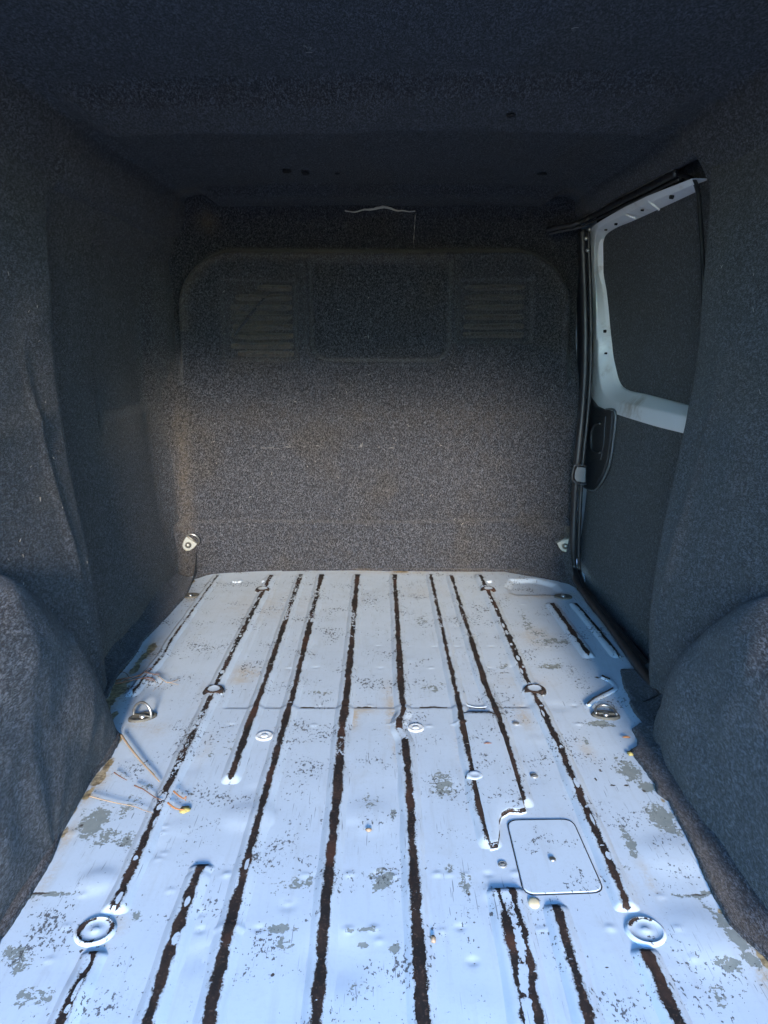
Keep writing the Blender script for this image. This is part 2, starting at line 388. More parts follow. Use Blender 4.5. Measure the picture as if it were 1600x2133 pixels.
for a in ((740, 1492, 9, 26, .9), (752, 1478, 36, 9, .7), (815, 1478, 12, 40, .8), (808, 1440, 12, 22, .6), (826, 1560, 8, 22, .7), (515, 1400, 34, 16, .75), (500, 1415, 24, 10, .6), (1090, 1490, 14, 26, .75),
          (1118, 1326, 34, 20, .6), (200, 1995, 20, 40, .5), (245, 1930, 20, 26, .45), (242, 1440, 30, 36, 1.2), (262, 1420, 26, 26, 1.0), (222, 1470, 18, 22, 1.2), (206, 1622, 18, 26, 1.2), (180, 1655, 16, 24, 1.0),
          (300, 1375, 20, 26, .9), (315, 1350, 18, 20, .8), (1220, 1560, 16, 26, .5), (1300, 1850, 30, 50, .4), (1350, 1830, 12, 40, .5), (1000, 1190, 200, 6, .35), (850, 1191, 120, 4, .6), (1140, 1240, 70, 6, .8),
          (1330, 1402, 10, 12, .9), (1345, 1560, 14, 26, .6), (395, 1244, 26, 10, .5), (1560, 1985, 20, 40, .6), (1590, 2030, 20, 50, .8), (890, 1232, 60, 14, .25), (560, 1260, 90, 30, .3), (1090, 1420, 70, 18, .3),
          (980, 1540, 8, 60, .45), (960, 1560, 12, 40, .4), (290, 1510, 30, 8, .5), (330, 1520, 22, 14, .4), (430, 1560, 14, 26, .35), (140, 1745, 14, 30, .7), (100, 1830, 12, 40, .6)):
    stain = px_blob(stain, *a)
for k in range(14):                              # dirt along the step at the sliding door
    stain = px_blob(stain, 1213 + k * 9.2, 1240 + k * 12.3, 6, 8, .95)
for a in ((640, 1473, 30, 3, .9), (690, 1474, 18, 3, .8), (760, 1472, 40, 4, .8), (900, 1472, 44, 3, 1.0), (1000, 1474, 40, 3, 1.1), (1450, 1864, 34, 3, .9), (80, 1861, 34, 3, 1.0), (150, 1850, 30, 4, .6), (1375, 1700, 8, 10, .6),
          (1342, 1648, 6, 5, .8), (1305, 1636, 12, 3, .9), (1320, 1640, 6, 10, .5), (1085, 1490, 4, 12, .5), (975, 1860, 8, 30, .65), (970, 1830, 12, 14, .5), (185, 1690, 6, 4, .6), (170, 1720, 10, 4, .8), (170, 1980, 5, 6, 1.0),
          (1245, 1412, 10, 4, .8), (1045, 1510, 4, 14, .7), (1050, 1540, 5, 18, .65), (1252, 1605, 9, 5, .8), (1240, 1622, 4, 9, .8), (1275, 1636, 10, 3, .9), (455, 1545, 6, 4, .7), (395, 1530, 10, 4, .7), (365, 1535, 6, 4, .7),
          (568, 2030, 5, 4, 1.0), (990, 2006, 4, 4, .8), (430, 1996, 4, 6, .8), (1000, 1885, 6, 3, .7), (1400, 2050, 10, 8, .6), (1490, 2075, 10, 10, .5), (1265, 2015, 12, 4, .8), (310, 1305, 4, 10, .6), (430, 1340, 5, 10, .6),
          (378, 1372, 12, 2, .7), (425, 1375, 6, 8, .6), (1160, 1372, 30, 3, .6), (1050, 1400, 22, 4, .6), (840, 1385, 16, 5, .6)):
    bare = px_blob(bare, *a)
glue = np.zeros_like(GX)
for a in ((246, 1438, 17, 26, 1.1), (262, 1420, 12, 16, .9), (224, 1470, 12, 20, 1.2), (236, 1490, 10, 16, .9), (250, 1540, 8, 14, .8), (225, 1596, 12, 18, .9), (206, 1622, 12, 22, 1.1), (186, 1650, 10, 20, 1.0), (150, 1690, 10, 20, .9), (134, 1735, 6, 22, .7),
          (316, 1350, 10, 16, .8), (296, 1372, 10, 16, .9), (282, 1392, 10, 16, .9), (1316, 1560, 8, 12, .6), (1505, 1905, 14, 22, .5), (1545, 1955, 16, 22, .7), (1590, 1995, 16, 26, .9), (1380, 1668, 6, 10, .5), (400, 1212, 8, 6, .8), (1205, 1226, 8, 8, 1.0), (840, 1190, 34, 2, .7)):
    glue = px_blob(glue, *a)
for k in range(16): glue = px_blob(glue, 1210 + k * 8.4, 1230 + k * 11.4, 4, 7, .62 + .2 * math.sin(k * 2.1))
floor = grid('cargo_floor', np.stack([GX, GY, Z], -1), M['floor'], van, dict(glue=glue, chip=chip, stain=stain, bare=bare),
             label='pale grey painted steel floor, chipped and scratched, with raised ribs')

# ---- raised ribs of the floor, paint worn through to rust along their crowns
def curve_xy(px):
    P = [onz(x, y, .006) for x, y in px]; P.sort(key=lambda p: p.y); return np.array([p.y for p in P]), np.array([p.x for p in P])
def rib(px, top=.0085, base=.027, half=.0095, h=.0090, keep=None, ovals=0, off=0.0, core=0.0, gaps=(), ends=(True, True), seed=0, wob=.0):
    yy, xx = curve_xy(px); y0, y1 = yy[0], yy[-1]; n = max(int((y1 - y0) / .006), 12)
    Y = np.linspace(y0, y1, n)
    Xc = np.interp(Y, yy, xx)
    if len(px) > 6: Xc = np.convolve(np.pad(Xc, 3, 'edge'), np.ones(7) / 7, 'valid')
    A = np.concatenate([-np.linspace(base + .006, top * .3, 10), [0], np.linspace(top * .3, base + .006, 10)])
    t = sstep(base, top, np.abs(A)[None, :]) * np.ones((n, 1))
    e = np.ones(n)
    if ends[0]: e *= sstep(y0, y0 + .035, Y)
    if ends[1]: e *= sstep(y1, y1 - .02, Y)
    for gy in gaps: e *= 1 - .97 * sstep(.050, .036, np.abs(Y - gy))
    gg = np.random.default_rng(seed)
    Zr = -.0012 + h * t * e[:, None] + .0004 * np.sin(Y * 40 + seed)[:, None] + np.interp(Y, ys, Z[np.abs(xs - Xc.mean()).argmin()])[:, None]
    P = np.stack([Xc[:, None] + A[None, :], Y[:, None] + 0 * A[None, :], Zr], -1)
    hw = half * (.60 + .38 * np.interp(Y, np.linspace(y0, y1, 14), gg.random(14))) * (sstep(y0 + .012, y0 + .035, Y) if ends[0] else 1)
    for gy in gaps: hw = hw * sstep(.036, .044, np.abs(Y - gy)) - .006 * sstep(.041, .036, np.abs(Y - gy))
    kp = np.zeros((n, len(A)))
    if keep is not None:
        for (ya, yb, v) in keep:
            m = (Y > min(ya, yb)) & (Y < max(ya, yb)); kp[m] = np.maximum(kp[m], v * (.55 + .6 * np.interp(Y[m], np.linspace(y0, y1, 40), gg.random(40)))[:, None])
    if ovals:
        yv = y0 + .05
        while yv < y1 - .03:
            if gg.random() < ovals:
                l = gg.uniform(.004, .022); o = gg.uniform(-.006, .006)
                kp = np.maximum(kp, 1.05 * np.exp(-(((A[None, :] - o) / gg.uniform(.0025, .0055)) ** 2 + ((Y[:, None] - yv) / l) ** 2) ** 2))
            yv += gg.uniform(.025, .11)
    if core: kp = np.maximum(kp, core * np.exp(-((A[None, :] + .004 * np.sin(Y * 23)[:, None]) / .0095) ** 4) * (.75 + .4 * np.interp(Y, np.linspace(y0, y1, 30), gg.random(30)))[:, None])
    bl = np.maximum(0, gg.random((n, 1)) - .985) * 40 * np.exp(-(A[None, :] / .01) ** 2); kp = np.maximum(kp, bl)
    zz = np.zeros((n, len(A)))
    return grid('floor_rib', P, M['rib'], floor, dict(across=np.broadcast_to(A - off, (n, len(A))), half=np.broadcast_to(hw[:, None], (n, len(A))), keep=kp, chip=zz, stain=zz, bare=zz))
def yof(py): return onz(800, py).y
FAR = yof(1197)
rib([(452, 1198), (356, 1331), (340, 1361), (268, 1450)], half=.0035, base=.022, keep=[(.5, 3, .36)], ends=(True, False), seed=1, off=.004)
rib([(565, 1198), (454, 1418), (438, 1455), (382, 1569), (323, 1699), (275, 1811), (237, 1894), (128, 2128), (60, 2280)], half=.0088, keep=[(yof(1420), FAR, .30), (yof(1680), yof(1480), .40), (yof(2140), yof(1985), .2)], ovals=.75, ends=(False, False), seed=2, gaps=(yof(1939),))
rib([(627, 1196), (552, 1419), (515, 1520), (476, 1634)], keep=[(yof(1300), FAR, .42)], ends=(True, False), seed=3, half=.0095)
rib([(423, 1792), (378, 1911), (330, 2059), (280, 2215)], ovals=.45, ends=(False, True), seed=4, half=.0095)
rib([(670, 1196), (617, 1419), (543, 1690), (481, 1918), (433, 2131), (400, 2280)], ovals=.12, keep=[(yof(1300), yof(1230), .40)], ends=(False, False), seed=5, half=.0098)
rib([(745, 1196), (725, 1419), (711, 1524), (700, 1680), (680, 1870), (658, 2128), (645, 2280)], keep=[(yof(1330), yof(1265), .38), (yof(1580), yof(1540), .34)], ends=(False, False), seed=6, half=.0106)
rib([(822, 1196), (835, 1416), (839, 1470), (843, 1478), (833, 1496), (832, 1519), (843, 1535), (849, 1589), (855, 1680), (864, 1842), (882, 2128), (892, 2280)],
    keep=[(yof(1295), yof(1225), .3), (yof(1545), yof(1521), .6), (yof(1920), yof(1690), .22)], ends=(False, False), seed=7, half=.0100)
rib([(898, 1196), (946, 1416), (957, 1462), (977, 1564), (985, 1600), (1003, 1690), (1026, 1768)], half=.0075, off=-.002, keep=[(yof(1310), yof(1235), .34), (yof(1770), yof(1700), .25)], ends=(True, False), seed=8)
rib([(940, 1198), (1008, 1416), (1036, 1485), (1070, 1597), (1094, 1682)], half=.0085, keep=[(yof(1340), yof(1215), .34)], ends=(True, False), seed=9)
rib([(1051, 1840), (1082, 1985), (1110, 2128), (1140, 2280)], top=.020, base=.038, half=.0195, ovals=.0, core=.62, keep=[], ends=(False, True), seed=10)
rib([(1154, 1873), (1187, 1987), (1229, 2130), (1275, 2285)], half=.0085, ends=(False, True), seed=11)
rib([(1000, 1198), (1039, 1278), (1098, 1417), (1121, 1462), (1169, 1561), (1217, 1676), (1255, 1762), (1311, 1897), (1341, 1972), (1412, 2126), (1480, 2275)], ovals=.7, keep=[(yof(1640), yof(1560), .2)], ends=(False, False), seed=12, half=.0092, gaps=(yof(1939),))
rib([(1147, 1253), (1190, 1312), (1231, 1370)], half=.009, ends=(True, True), seed=13)
rib([(1193, 1253), (1240, 1308), (1289, 1370)], half=.006, off=.006, keep=[(0, 3, .30)], ends=(True, True), seed=14, base=.02)
# raised land that joins two ribs, its worn outline
def land(pts, h, seed):
    P = [onz(x, y, h) for x, y in pts]; n = len(P); c = sum(P, Vector()) / n; V = []; ac = []
    for k, (s, z) in enumerate(((1.0, -.0015), (.985, h * .4), (.955, h * .93), (.90, h), (.5, h))):
        d0 = [.03, .002, -.004, .02, .05][k]
        for p in P:
            q = c + (p - c) * s; V.append((q.x, q.y, z)); ac.append(d0)
    F = [(l * n + i, l * n + (i + 1) % n, (l + 1) * n + (i + 1) % n, (l + 1) * n + i) for l in range(4) for i in range(n)] + [tuple(4 * n + i for i in range(n))]
    zz = np.zeros(len(V))
    return raw('raised_land', V, F, M['rib'], floor, True, None, dict(across=ac, half=np.full(len(V), .0045), keep=np.full(len(V), .25), chip=zz, stain=zz, bare=zz))
land([(962, 1478), (975, 1476), (1020, 1476), (1030, 1480), (1050, 1530), (1072, 1600), (1093, 1672), (1098, 1686), (1085, 1690), (1062, 1688), (1046, 1698), (1040, 1716), (1042, 1735), (1038, 1762), (1022, 1766), (1016, 1742), (1004, 1690), (992, 1640), (985, 1600), (976, 1550)], .0086, 3)
# end of the trough between two ribs (rounded press line)
tube('press_line', smooth_line([onz(*p, .0005) for p in ((966, 1440), (970, 1464), (985, 1472), (1005, 1473), (1018, 1468), (1014, 1450), (1008, 1430))], 5), .0022, M['floor'], floor, 6, flat=.6)
# pressed domes on the ribs, paint worn in a ring
def rib_dome(x, y, r, h, ring, flat_r, seed, wear=.0062):
    c = onz(x, y, 0); c.z = float(Z[np.abs(xs - c.x).argmin(), np.abs(ys - c.y).argmin()]) - .001
    prof = [(r * 1.0, 0), (r * .93, h * .12), (r * .84, h * .5), (r * .76, h * .85), (r * .68, h), (flat_r + .004, h), (flat_r, h * .93), (flat_r * .55, h * .9), (.001, h * .9)]
    def at(rr, V):
        z_ = np.zeros(len(rr)); return dict(across=rr - ring, half=np.full(len(rr), wear), keep=np.full(len(rr), .1), chip=z_, stain=z_, bare=z_)
    return lathe('pressed_dome', prof, c, (0, 0, 1), M['rib'], floor, 32, attrs_fn=at)
for (x, y, r) in ((446, 1441, .032), (1114, 1440, .035), (547, 1230, .032), (1017, 1230, .032)): rib_dome(x, y, r, .0112, r * .72, r * .50, 1)
rib_dome(557, 1211, .026, .008, .5, .008, 1); rib_dome(1013, 1211, .026, .008, .5, .008, 1); rib_dome(494, 1211, .022, .006, .5, .008, 1)
rib_dome(989, 1622, .023, .0105, .0205, .006, 2, .0022)
# big drain plugs with a domed centre
for (x, y, r) in ((199, 1939, .028), (1345, 1939, .028)):
    c = onz(x, y, .0012)
    prof = [(r * 1.20, -.003), (r * 1.14, .0002), (r * 1.08, .0020), (r * 1.03, .0036), (r * 1.00, .0048), (r * .955, .0050), (r * .925, .0044), (r * .90, .0030), (r * .55, .0031), (r * .26, .0032), (r * .22, .0042), (r * .12, .0050), (.0008, .0052)]
    def at(rr, V):
        z_ = np.zeros(len(rr)); th = np.array([mnoise.noise(Vector((v.x * 30, v.y * 30, 3.3))) for v in V])
        return dict(across=rr - r * .885, half=np.where(th > .02, .0024, -.004), keep=np.full(len(rr), .1), chip=z_, stain=z_, bare=z_)
    prof = [(p_, h_ * .6 if h_ > 0 else h_) for p_, h_ in prof]
    lathe('drain_plug', prof, c, (0, 0, 1), M['rib'], floor, 40, attrs_fn=at)
# washers, rivets and the cream rubber stopper
for (x, y, r, mt) in ((551, 1533, .020, 'floor'), (866, 1516, .019, 'floor')):
    lathe('dished_washer', [(r * 1.1, -.001), (r * .98, .0022), (r * .86, .0024), (r * .55, .0004), (r * .42, .0004), (r * .38, .0024), (r * .2, .0028), (.001, .0028)], onz(x, y, .001), (0, 0, 1), M['washer'], floor, 28)
for (x, y) in ((1075, 1507), (1113, 1616), (1047, 1801)):
    rv = lathe('rivet', [(.0085, -.001), (.0080, .0018), (.0066, .0020), (.0060, .0006), (.0052, .0006), (.0046, .0018), (.001, .0022)], onz(x, y, .001), (0, 0, 1), M['rivet'], floor, 20)
lathe('rubber_stopper', [(.0125, -.001), (.0122, .0018), (.010, .0034), (.005, .0042), (.0005, .0043)], onz(1112, 1881, .001), (0, 0, 1), M['stopper'], floor, 20, sy=.75)
# access cover with its rounded outline
cp = []
q = [onz(x, y, .001) for x, y in ((1056, 1710), (1192, 1708), (1259, 1859), (1093, 1865))]
for i in range(4):
    a, b_, d = q[i - 1], q[i], q[(i + 1) % 4]; rr = .022
    s_ = b_ + (a - b_).normalized() * rr; e_ = b_ + (d - b_).normalized() * rr
    for k in range(6):
        t = k / 5; cp.append(s_ * (1 - t) ** 2 + b_ * 2 * t * (1 - t) + e_ * t * t)
cc = sum(cp, Vector()) / len(cp)
cv = plate('access_cover', cp, (0, 0, 1), .0022, M['floor'], floor, .002, 'flat rectangular access cover painted like the floor')
tube('cover_gap', [p + (p - cc).normalized() * .0012 + Vector((0, 0, .0006)) for p in cp], .0010, M['hole'], floor, 6, True)
lathe('bolt', [(.006, 0), (.0055, .002), (.003, .0026), (.0005, .0026)], onz(1151, 1790, .005), (0, 0, 1), M['steel'], floor, 14)

# ---- carpet that turns from the sides onto the floor
def skirt(name, px, dirv, reach, rise, seed, amp=.0, flat_d=.0, label=None, height=None):
    P = [onz(x, y) for x, y in px]
    Q = []
    for i in range(len(P) - 1):
        a, b_ = P[i], P[i + 1]; m = max(int((b_ - a).length / .007), 1)
        for k in range(m): Q.append(a.lerp(b_, k / m))
    Q.append(P[-1]); gg = np.random.default_rng(seed)
    ds = np.concatenate([[0, .0012, .004], np.linspace(.01, reach, 26)])
    out = []; 
    for i, p in enumerate(Q):
        w = .0022 * mnoise.noise(Vector((p.x * 90, p.y * 90, seed))) + .0012 * mnoise.noise(Vector((p.x * 260, p.y * 260, seed)))
        r_ = []
        for k, d in enumerate(ds):
            z = -.001 if k == 0 else (.0055 if k == 1 else .0075 + rise * max(d - flat_d, 0) ** 2 + (.006 * mnoise.noise(Vector((p.x * 14, p.y * 14, d * 20))) * min(d * 25, 1)))
            r_.append((p.x + dirv[0] * (d + w), p.y + dirv[1] * (d + w), z))
        out.append(r_)
    st = np.zeros((len(Q), len(ds))); 
    for i, p in enumerate(Q): st[i, :7] = .7 * max(0, mnoise.noise(Vector((p.x * 7, p.y * 7, 5))) + .1)
    return grid(name, out, M['carpet'], van, dict(stain=st, chalk=np.zeros_like(st)), label=label)
BL = [(405, 1207), (398, 1222), (390, 1240), (368, 1264), (330, 1305), (300, 1335), (283, 1365), (258, 1395), (243, 1412), (226, 1450), (212, 1474), (225, 1500), (240, 1518), (251, 1532), (247, 1550), (232, 1578), (200, 1612), (172, 1660),
      (150, 1672), (138, 1690), (130, 1735), (112, 1788), (75, 1850), (30, 1922), (0, 1965), (-60, 2080), (-130, 2230), (-260, 2600)]
skirt('floor_skirt', BL, (-1, 0), .24, 5.5, 3, flat_d=.012, label='carpet edge turned onto the floor along the wall without a door')
BR = [(1352, 1404), (1335, 1404), (1292, 1399), (1296, 1420), (1300, 1436), (1305, 1443), (1309, 1452), (1321, 1466), (1311, 1464), (1317, 1479), (1328, 1494), (1339, 1507), (1330, 1512), (1316, 1521), (1322, 1532), (1328, 1541), (1326, 1558), (1313, 1566), (1321, 1579), (1338, 1600),
      (1352, 1620), (1363, 1634), (1368, 1654), (1391, 1670), (1404, 1698), (1427, 1740), (1465, 1826), (1488, 1871), (1518, 1928), (1562, 1969), (1600, 2002), (1670, 2090), (1760, 2220), (1900, 2600)]
skirt('floor_skirt', BR, (1, 0), .24, 5.5, 9, flat_d=.02, label='ragged carpet edge turned onto the floor on the sliding door side')
BF = [(396, 1222), (405, 1207), (430, 1199), (452, 1194), (520, 1190), (560, 1188), (640, 1186), (800, 1189), (1050, 1191), (1100, 1200), (1150, 1209), (1185, 1217), (1204, 1228)]
skirt('bulkhead_skirt', BF, (0, 1), .16, 6.0, 5, flat_d=.004, label='carpet edge turned onto the floor under the bulkhead')

# ---- side panels behind the camera end: barrel-shaped carpeted walls ending at an upright edge
ZP = np.array([-.03, .03, .2, .40, .56, .76, .92, 1.08, 1.20, 1.30, 1.40])
XL = np.array([-.735, -.735, -.745, -.758, -.778, -.795, -.796, -.790, -.784, -.776, -.770])
XR = np.array([.722, .722, .708, .722, .742, .768, .778, .776, .774, .772, .768])
def side_panel(sign, XP, seed, label):
    vz = np.concatenate([np.linspace(-.03, 1.34, 150)]); 
    uy = np.concatenate([np.linspace(YR, YE - .05, 150), YE - .05 + .05 * np.sin(np.linspace(0, math.pi / 2, 14))[1:]])
    n2 = 18
    Yg, Zg = np.meshgrid(uy, vz, indexing='ij')
    base = np.interp(Zg, ZP, XP)
    ker = np.ones(13) / 13
    xb = np.convolve(np.pad(np.interp(vz, ZP, XP), 6, 'edge'), ker, 'valid'); base = np.broadcast_to(xb, Yg.shape).copy()
    wob = bumps(Yg, Zg, seed, 11, .010) + bumps(Yg, Zg, seed + 1, 28, .004)
    fold = .006 * np.exp(-((Yg - 1.80 + .15 * (Zg - .6)) / .02) ** 2) * sstep(1.0, .7, Zg) + .005 * np.exp(-((Zg - .72 - .1 * (Yg - 1.6)) / .03) ** 2)
    rr = .05; edge = np.clip((Yg - (YE - rr)) / rr, 0, 1)
    rnd = .022 * (1 - np.sqrt(np.clip(1 - edge ** 2, 0, 1)))
    X = base + sign * rnd + (wob - fold * sign) * (1 - edge)
    wv = bumps(np.zeros_like(vz), vz, seed + 7, 16, .006)
    Yg = Yg + wv[None, :] * sstep(1.6, 1.95, Yg)
    top = sstep(1.22, 1.34, Zg); X -= sign * top * .0
    P = np.stack([X, Yg, Zg], -1)
    ret = np.stack([np.stack([P[-1, :, 0] + sign * .14 * k / n2, P[-1, :, 1] - .0 + .004 * math.sin(k * .3), P[-1, :, 2]], -1) for k in range(1, n2 + 1)], 0)
    P = np.concatenate([P, ret], 0); st = np.zeros(P.shape[:2])
    return grid('side_panel', P, M['carpet'], van, dict(stain=st, chalk=st), label=label)
side_panel(-1, XL, 21, 'carpeted rear side panel facing the sliding door side')
side_panel(1, XR, 35, 'carpeted rear side panel beside the sliding door')

# ---- wheel arch covers
def arch(sign, xin, yc, ry, hz, seed, label):
    n, m = 120, 70; P = np.zeros((n, m, 3)); x0 = .90
    for i in range(n):
        th = -math.pi / 2 + math.pi * i / (n - 1)                    # along Y over the top
        for j in range(m):
            ph = (math.pi / 2) * j / (m - 1)                          # from the wall side to the inner crown
            c1 = math.copysign(abs(math.sin(th)) ** 1.25, math.sin(th)); c2 = abs(math.cos(th)) ** 1.25
            pr = max(math.cos(ph), 0) ** .32; px_ = math.sin(ph) ** .4
            x = x0 - (x0 - xin) * px_
            y = yc + ry * c1 * pr; z = -.02 + (hz + .02) * c2 * pr
            q = Vector((x * 5, y * 5, z * 5 + seed)); w = .016 * mnoise.noise(q) + .005 * mnoise.noise(q * 3.1)
            P[i, j] = (sign * (x - w), y + w * .6 * c1, z + w * c2)
    st = np.zeros((n, m))
    return grid('wheel_arch_cover', P, M['carpet'], van, dict(stain=st, chalk=st), label=label)
arch(-1, .612, 1.26, .47, .53, 3, 'rounded carpet over the wheel arch across from the sliding door side')
arch(1, .622, 1.24, .50, .49, 8, 'rounded carpet over the wheel arch on the sliding door side')

# ---- recessed side wall ahead of the left panel, with a blanked window pocket
vy = np.linspace(YE - .08, 3.12, 200); vz = np.linspace(-.03, 1.36, 210)
Yg, Zg = np.meshgrid(vy, vz, indexing='ij')
X = np.interp(Zg, [-.03, .1, .35, .62, .70, 1.0, 1.2, 1.30, 1.36], [-.795, -.800, -.838, -.852, -.858, -.856, -.830, -.780, -.745])
X += .055 * sstep(2.80, 3.02, Yg) * sstep(0, .4, Zg) * sstep(1.3, 1.0, Zg) + .012 * sstep(2.86, 2.99, Yg)
pocket = sstep(2.34, 2.375, Yg - .02 * np.sin(Zg * 5)) * sstep(2.90, 2.85, Yg) * sstep(.655, .705, Zg + .04 * sstep(2.45, 2.35, Yg)) * sstep(1.24, 1.16, Zg)
X -= .018 * pocket
X += bumps(Yg, Zg, 51, 12, .007) + bumps(Yg, Zg, 52, 30, .003)
st = .30 * np.exp(-((Zg - .60 - .03 * (Yg - 2.4)) / .07) ** 2) * sstep(2.1, 2.4, Yg) + .6 * sstep(2.90, 3.0, Yg) * sstep(.9, .5, Zg) + .5 * sstep(.16, .02, Zg)
grid('recess_wall', np.stack([X, Yg, Zg], -1), M['carpet'], van, dict(stain=st, chalk=np.zeros_like(st)), label='dark carpeted side wall with a shallow blanked window pocket')

# ---- roof lining with its cross bow and rounded side rails
def roof_profile(front):
    mid_ = [(-.66, 1.440), (-.5, 1.446), (-.25, 1.448), (0, 1.448), (.25, 1.448), (.5, 1.446), (.66, 1.440)]
    if front:
        lf = [(-.90, 1.275), (-.83, 1.268), (-.788, 1.275), (-.762, 1.300), (-.742, 1.345), (-.730, 1.395), (-.722, 1.422), (-.700, 1.432)]
        rt = [(.700, 1.432), (.722, 1.422), (.728, 1.402), (.738, 1.372), (.750, 1.352), (.768, 1.350), (.83, 1.375), (.90, 1.41)]
    else:
        lf = [(-.806, 1.08), (-.800, 1.16), (-.792, 1.235), (-.776, 1.300), (-.750, 1.355), (-.730, 1.395), (-.722, 1.422), (-.700, 1.432)]
        rt = [(-x, z) for x, z in lf[::-1]]
    return np.array([(p.x, p.z) for p in smooth_line([(x, 0, z) for x, z in lf + mid_ + rt], 9)])
pr, pf = roof_profile(False), roof_profile(True)
uy = np.concatenate([np.linspace(YR, 1.6, 90), np.linspace(1.6, 2.15, 130)[1:], np.linspace(2.15, 3.14, 120)[1:]])
P = np.zeros((len(uy), len(pr), 3))
for i, y in enumerate(uy):
    k = float(sstep(1.935, 1.985, np.array(y))); prof = pr * (1 - k) + pf * k
    P[i, :, 0] = prof[:, 0]; P[i, :, 1] = y; P[i, :, 2] = prof[:, 1]
inb = sstep(.80, .70, np.abs(P[:, :, 0]))
bow = sstep(1.72, 1.80, P[:, :, 1] + .03 * np.sin(P[:, :, 0] * 3.5)) * sstep(1.974, 1.962, P[:, :, 1] - .01 * np.cos(P[:, :, 0] * 3)) * sstep(.73, .62, np.abs(P[:, :, 0]))
bow *= .5 + .5 * sstep(1.72, 1.96, P[:, :, 1])
P[:, :, 2] += -.055 * bow + (bumps(P[:, :, 0], P[:, :, 1], 61, 8, .010) + bumps(P[:, :, 0], P[:, :, 1], 62, 26, .003)) * inb
P[:, :, 2] -= .006 * sstep(1.70, 1.3, P[:, :, 1]) * inb
hd = sstep(2.87, 2.95, P[:, :, 1] + .08 * (np.abs(P[:, :, 0]) / .7) ** 4 * 0)
P[:, :, 2] -= .035 * hd * sstep(.66, .60, np.abs(P[:, :, 0]))
st = np.zeros(P.shape[:2]); st += .8 * np.exp(-((P[:, :, 1] - 2.93) / .05) ** 2) * np.exp(-((np.abs(P[:, :, 0]) - .69) / .06) ** 2)
roof = grid('roof_lining', P, M['carpet'], van, dict(stain=st, chalk=np.zeros_like(st)), label='dark carpet roof lining with a cross bow')
for (x, y, sx, sy) in ((1088, 180, .013, .010), (1064, 240, .010, .006), (597, 357, .014, .010), (636, 361, .011, .013), (703, 361, .009, .006), (1130, 362, .016, .008)):
    Zr = 1.438 if y > 255 else (1.402 if y > 230 else 1.425)
    c = onz(x, y, Zr - .004)
    i0 = np.abs(uy - c.y).argmin(); j0 = np.abs(P[i0, :, 0] - c.x).argmin(); zc = P[i0, j0, 2] - .005; c = onz(x, y, zc)
    lathe('lining_hole', [(1.25, .0002), (1.1, -.0028), (.95, -.003), (.8, -.0015), (.2, -.001)], c, (0, 0, 1), M['hole'], roof, 16, sx=sy * 1.3, sy=sx * .8, jitter=.35)

# ---- bulkhead
bx = np.linspace(-.86, .757, 290); bz = np.linspace(-.03, 1.47, 270)
BX, BZ = np.meshgrid(bx, bz, indexing='ij')
def bulk_y(Xa, Za):
    Y = 3.035 - .085 * (np.abs(Xa) / .76) ** 4
    # arched outline of the pressed panel
    cx = np.maximum(np.abs(Xa + .02) - .52, 0); cz = np.maximum(Za - 1.03, 0)
    d = np.sqrt(cx ** 2 + cz ** 2) - .205
    Y = Y + .11 * sstep(-.006, .03, d) * sstep(.7, .95, Za)
    Y -= .016 * np.exp(-(d / .012) ** 2) * sstep(.7, .95, Za)
    # plain central field, slightly sunk
    f = np.maximum(np.abs(Xa - .0) - .262, .835 - Za); rc = np.sqrt(np.maximum(np.abs(Xa) - .20, 0) ** 2 + np.maximum(.905 - Za, 0) ** 2) - .066
    Y += .026 * sstep(.006, -.010, rc) * sstep(1.22, 1.19, Za)
    Y -= .010 * np.exp(-((rc - .012) / .010) ** 2) * sstep(1.22, 1.19, Za)
    for (xa, xb, za, zb) in ((-.600, -.325, .838, 1.135), (.300, .575, .905, 1.135)):
        dl = np.maximum(np.maximum(xa - Xa, Xa - xb), np.maximum(za - Za, Za - zb)); Y += .020 * sstep(.008, -.008, dl) 
    # foot step
    Y -= .030 * sstep(.218, .198, Za + .01 * np.cos(Xa * 3))
    # header roll
    Y -= .05 * sstep(1.36, 1.45, Za)
    return Y
BY = bulk_y(BX, BZ) + bumps(BX, BZ, 71, 9, .007) + bumps(BX, BZ, 72, 27, .0025)
st = 1.0 * np.exp(-((BX + .47) / .10) ** 2 - ((BZ - .98) / .13) ** 2) + .28 * np.exp(-((BX - .43) / .11) ** 2 - ((BZ - 1.03) / .11) ** 2)
cx = np.maximum(np.abs(BX + .02) - .52, 0); cz = np.maximum(BZ - 1.03, 0); dd = np.sqrt(cx ** 2 + cz ** 2) - .20
st += .45 * np.exp(-(dd / .022) ** 2) * (BZ > .95) * (BX < .25) + .12 * np.exp(-(dd / .03) ** 2) * (BZ > .95)
st += .55 * np.exp(-((BX + .765) / .03) ** 2) * sstep(.80, .45, BZ) + .9 * np.exp(-((BX - .745) / .03) ** 2) * (BZ < .2) + .9 * np.exp(-((BX + .66) / .04) ** 2 - ((BZ - 1.36) / .05) ** 2) + .15 * np.exp(-((BZ - .62) / .06) ** 2)
chalk = 1.0 * np.exp(-((BZ - .505) / .007) ** 2) * (np.exp(-((BX + .40) / .10) ** 2) + np.exp(-((BX + .25) / .03) ** 2) + np.exp(-((BX - .05) / .09) ** 2) + np.exp(-((BX + .1) / .05) ** 2)) 
bulk = grid('bulkhead', np.stack([BX, BY, BZ], -1), M['carpet'], van, dict(stain=st, chalk=chalk), label='carpeted bulkhead with pressed louvres and a sunk central field')
def byat(x, z): return float(bulk_y(np.array([x]), np.array([z]))[0])
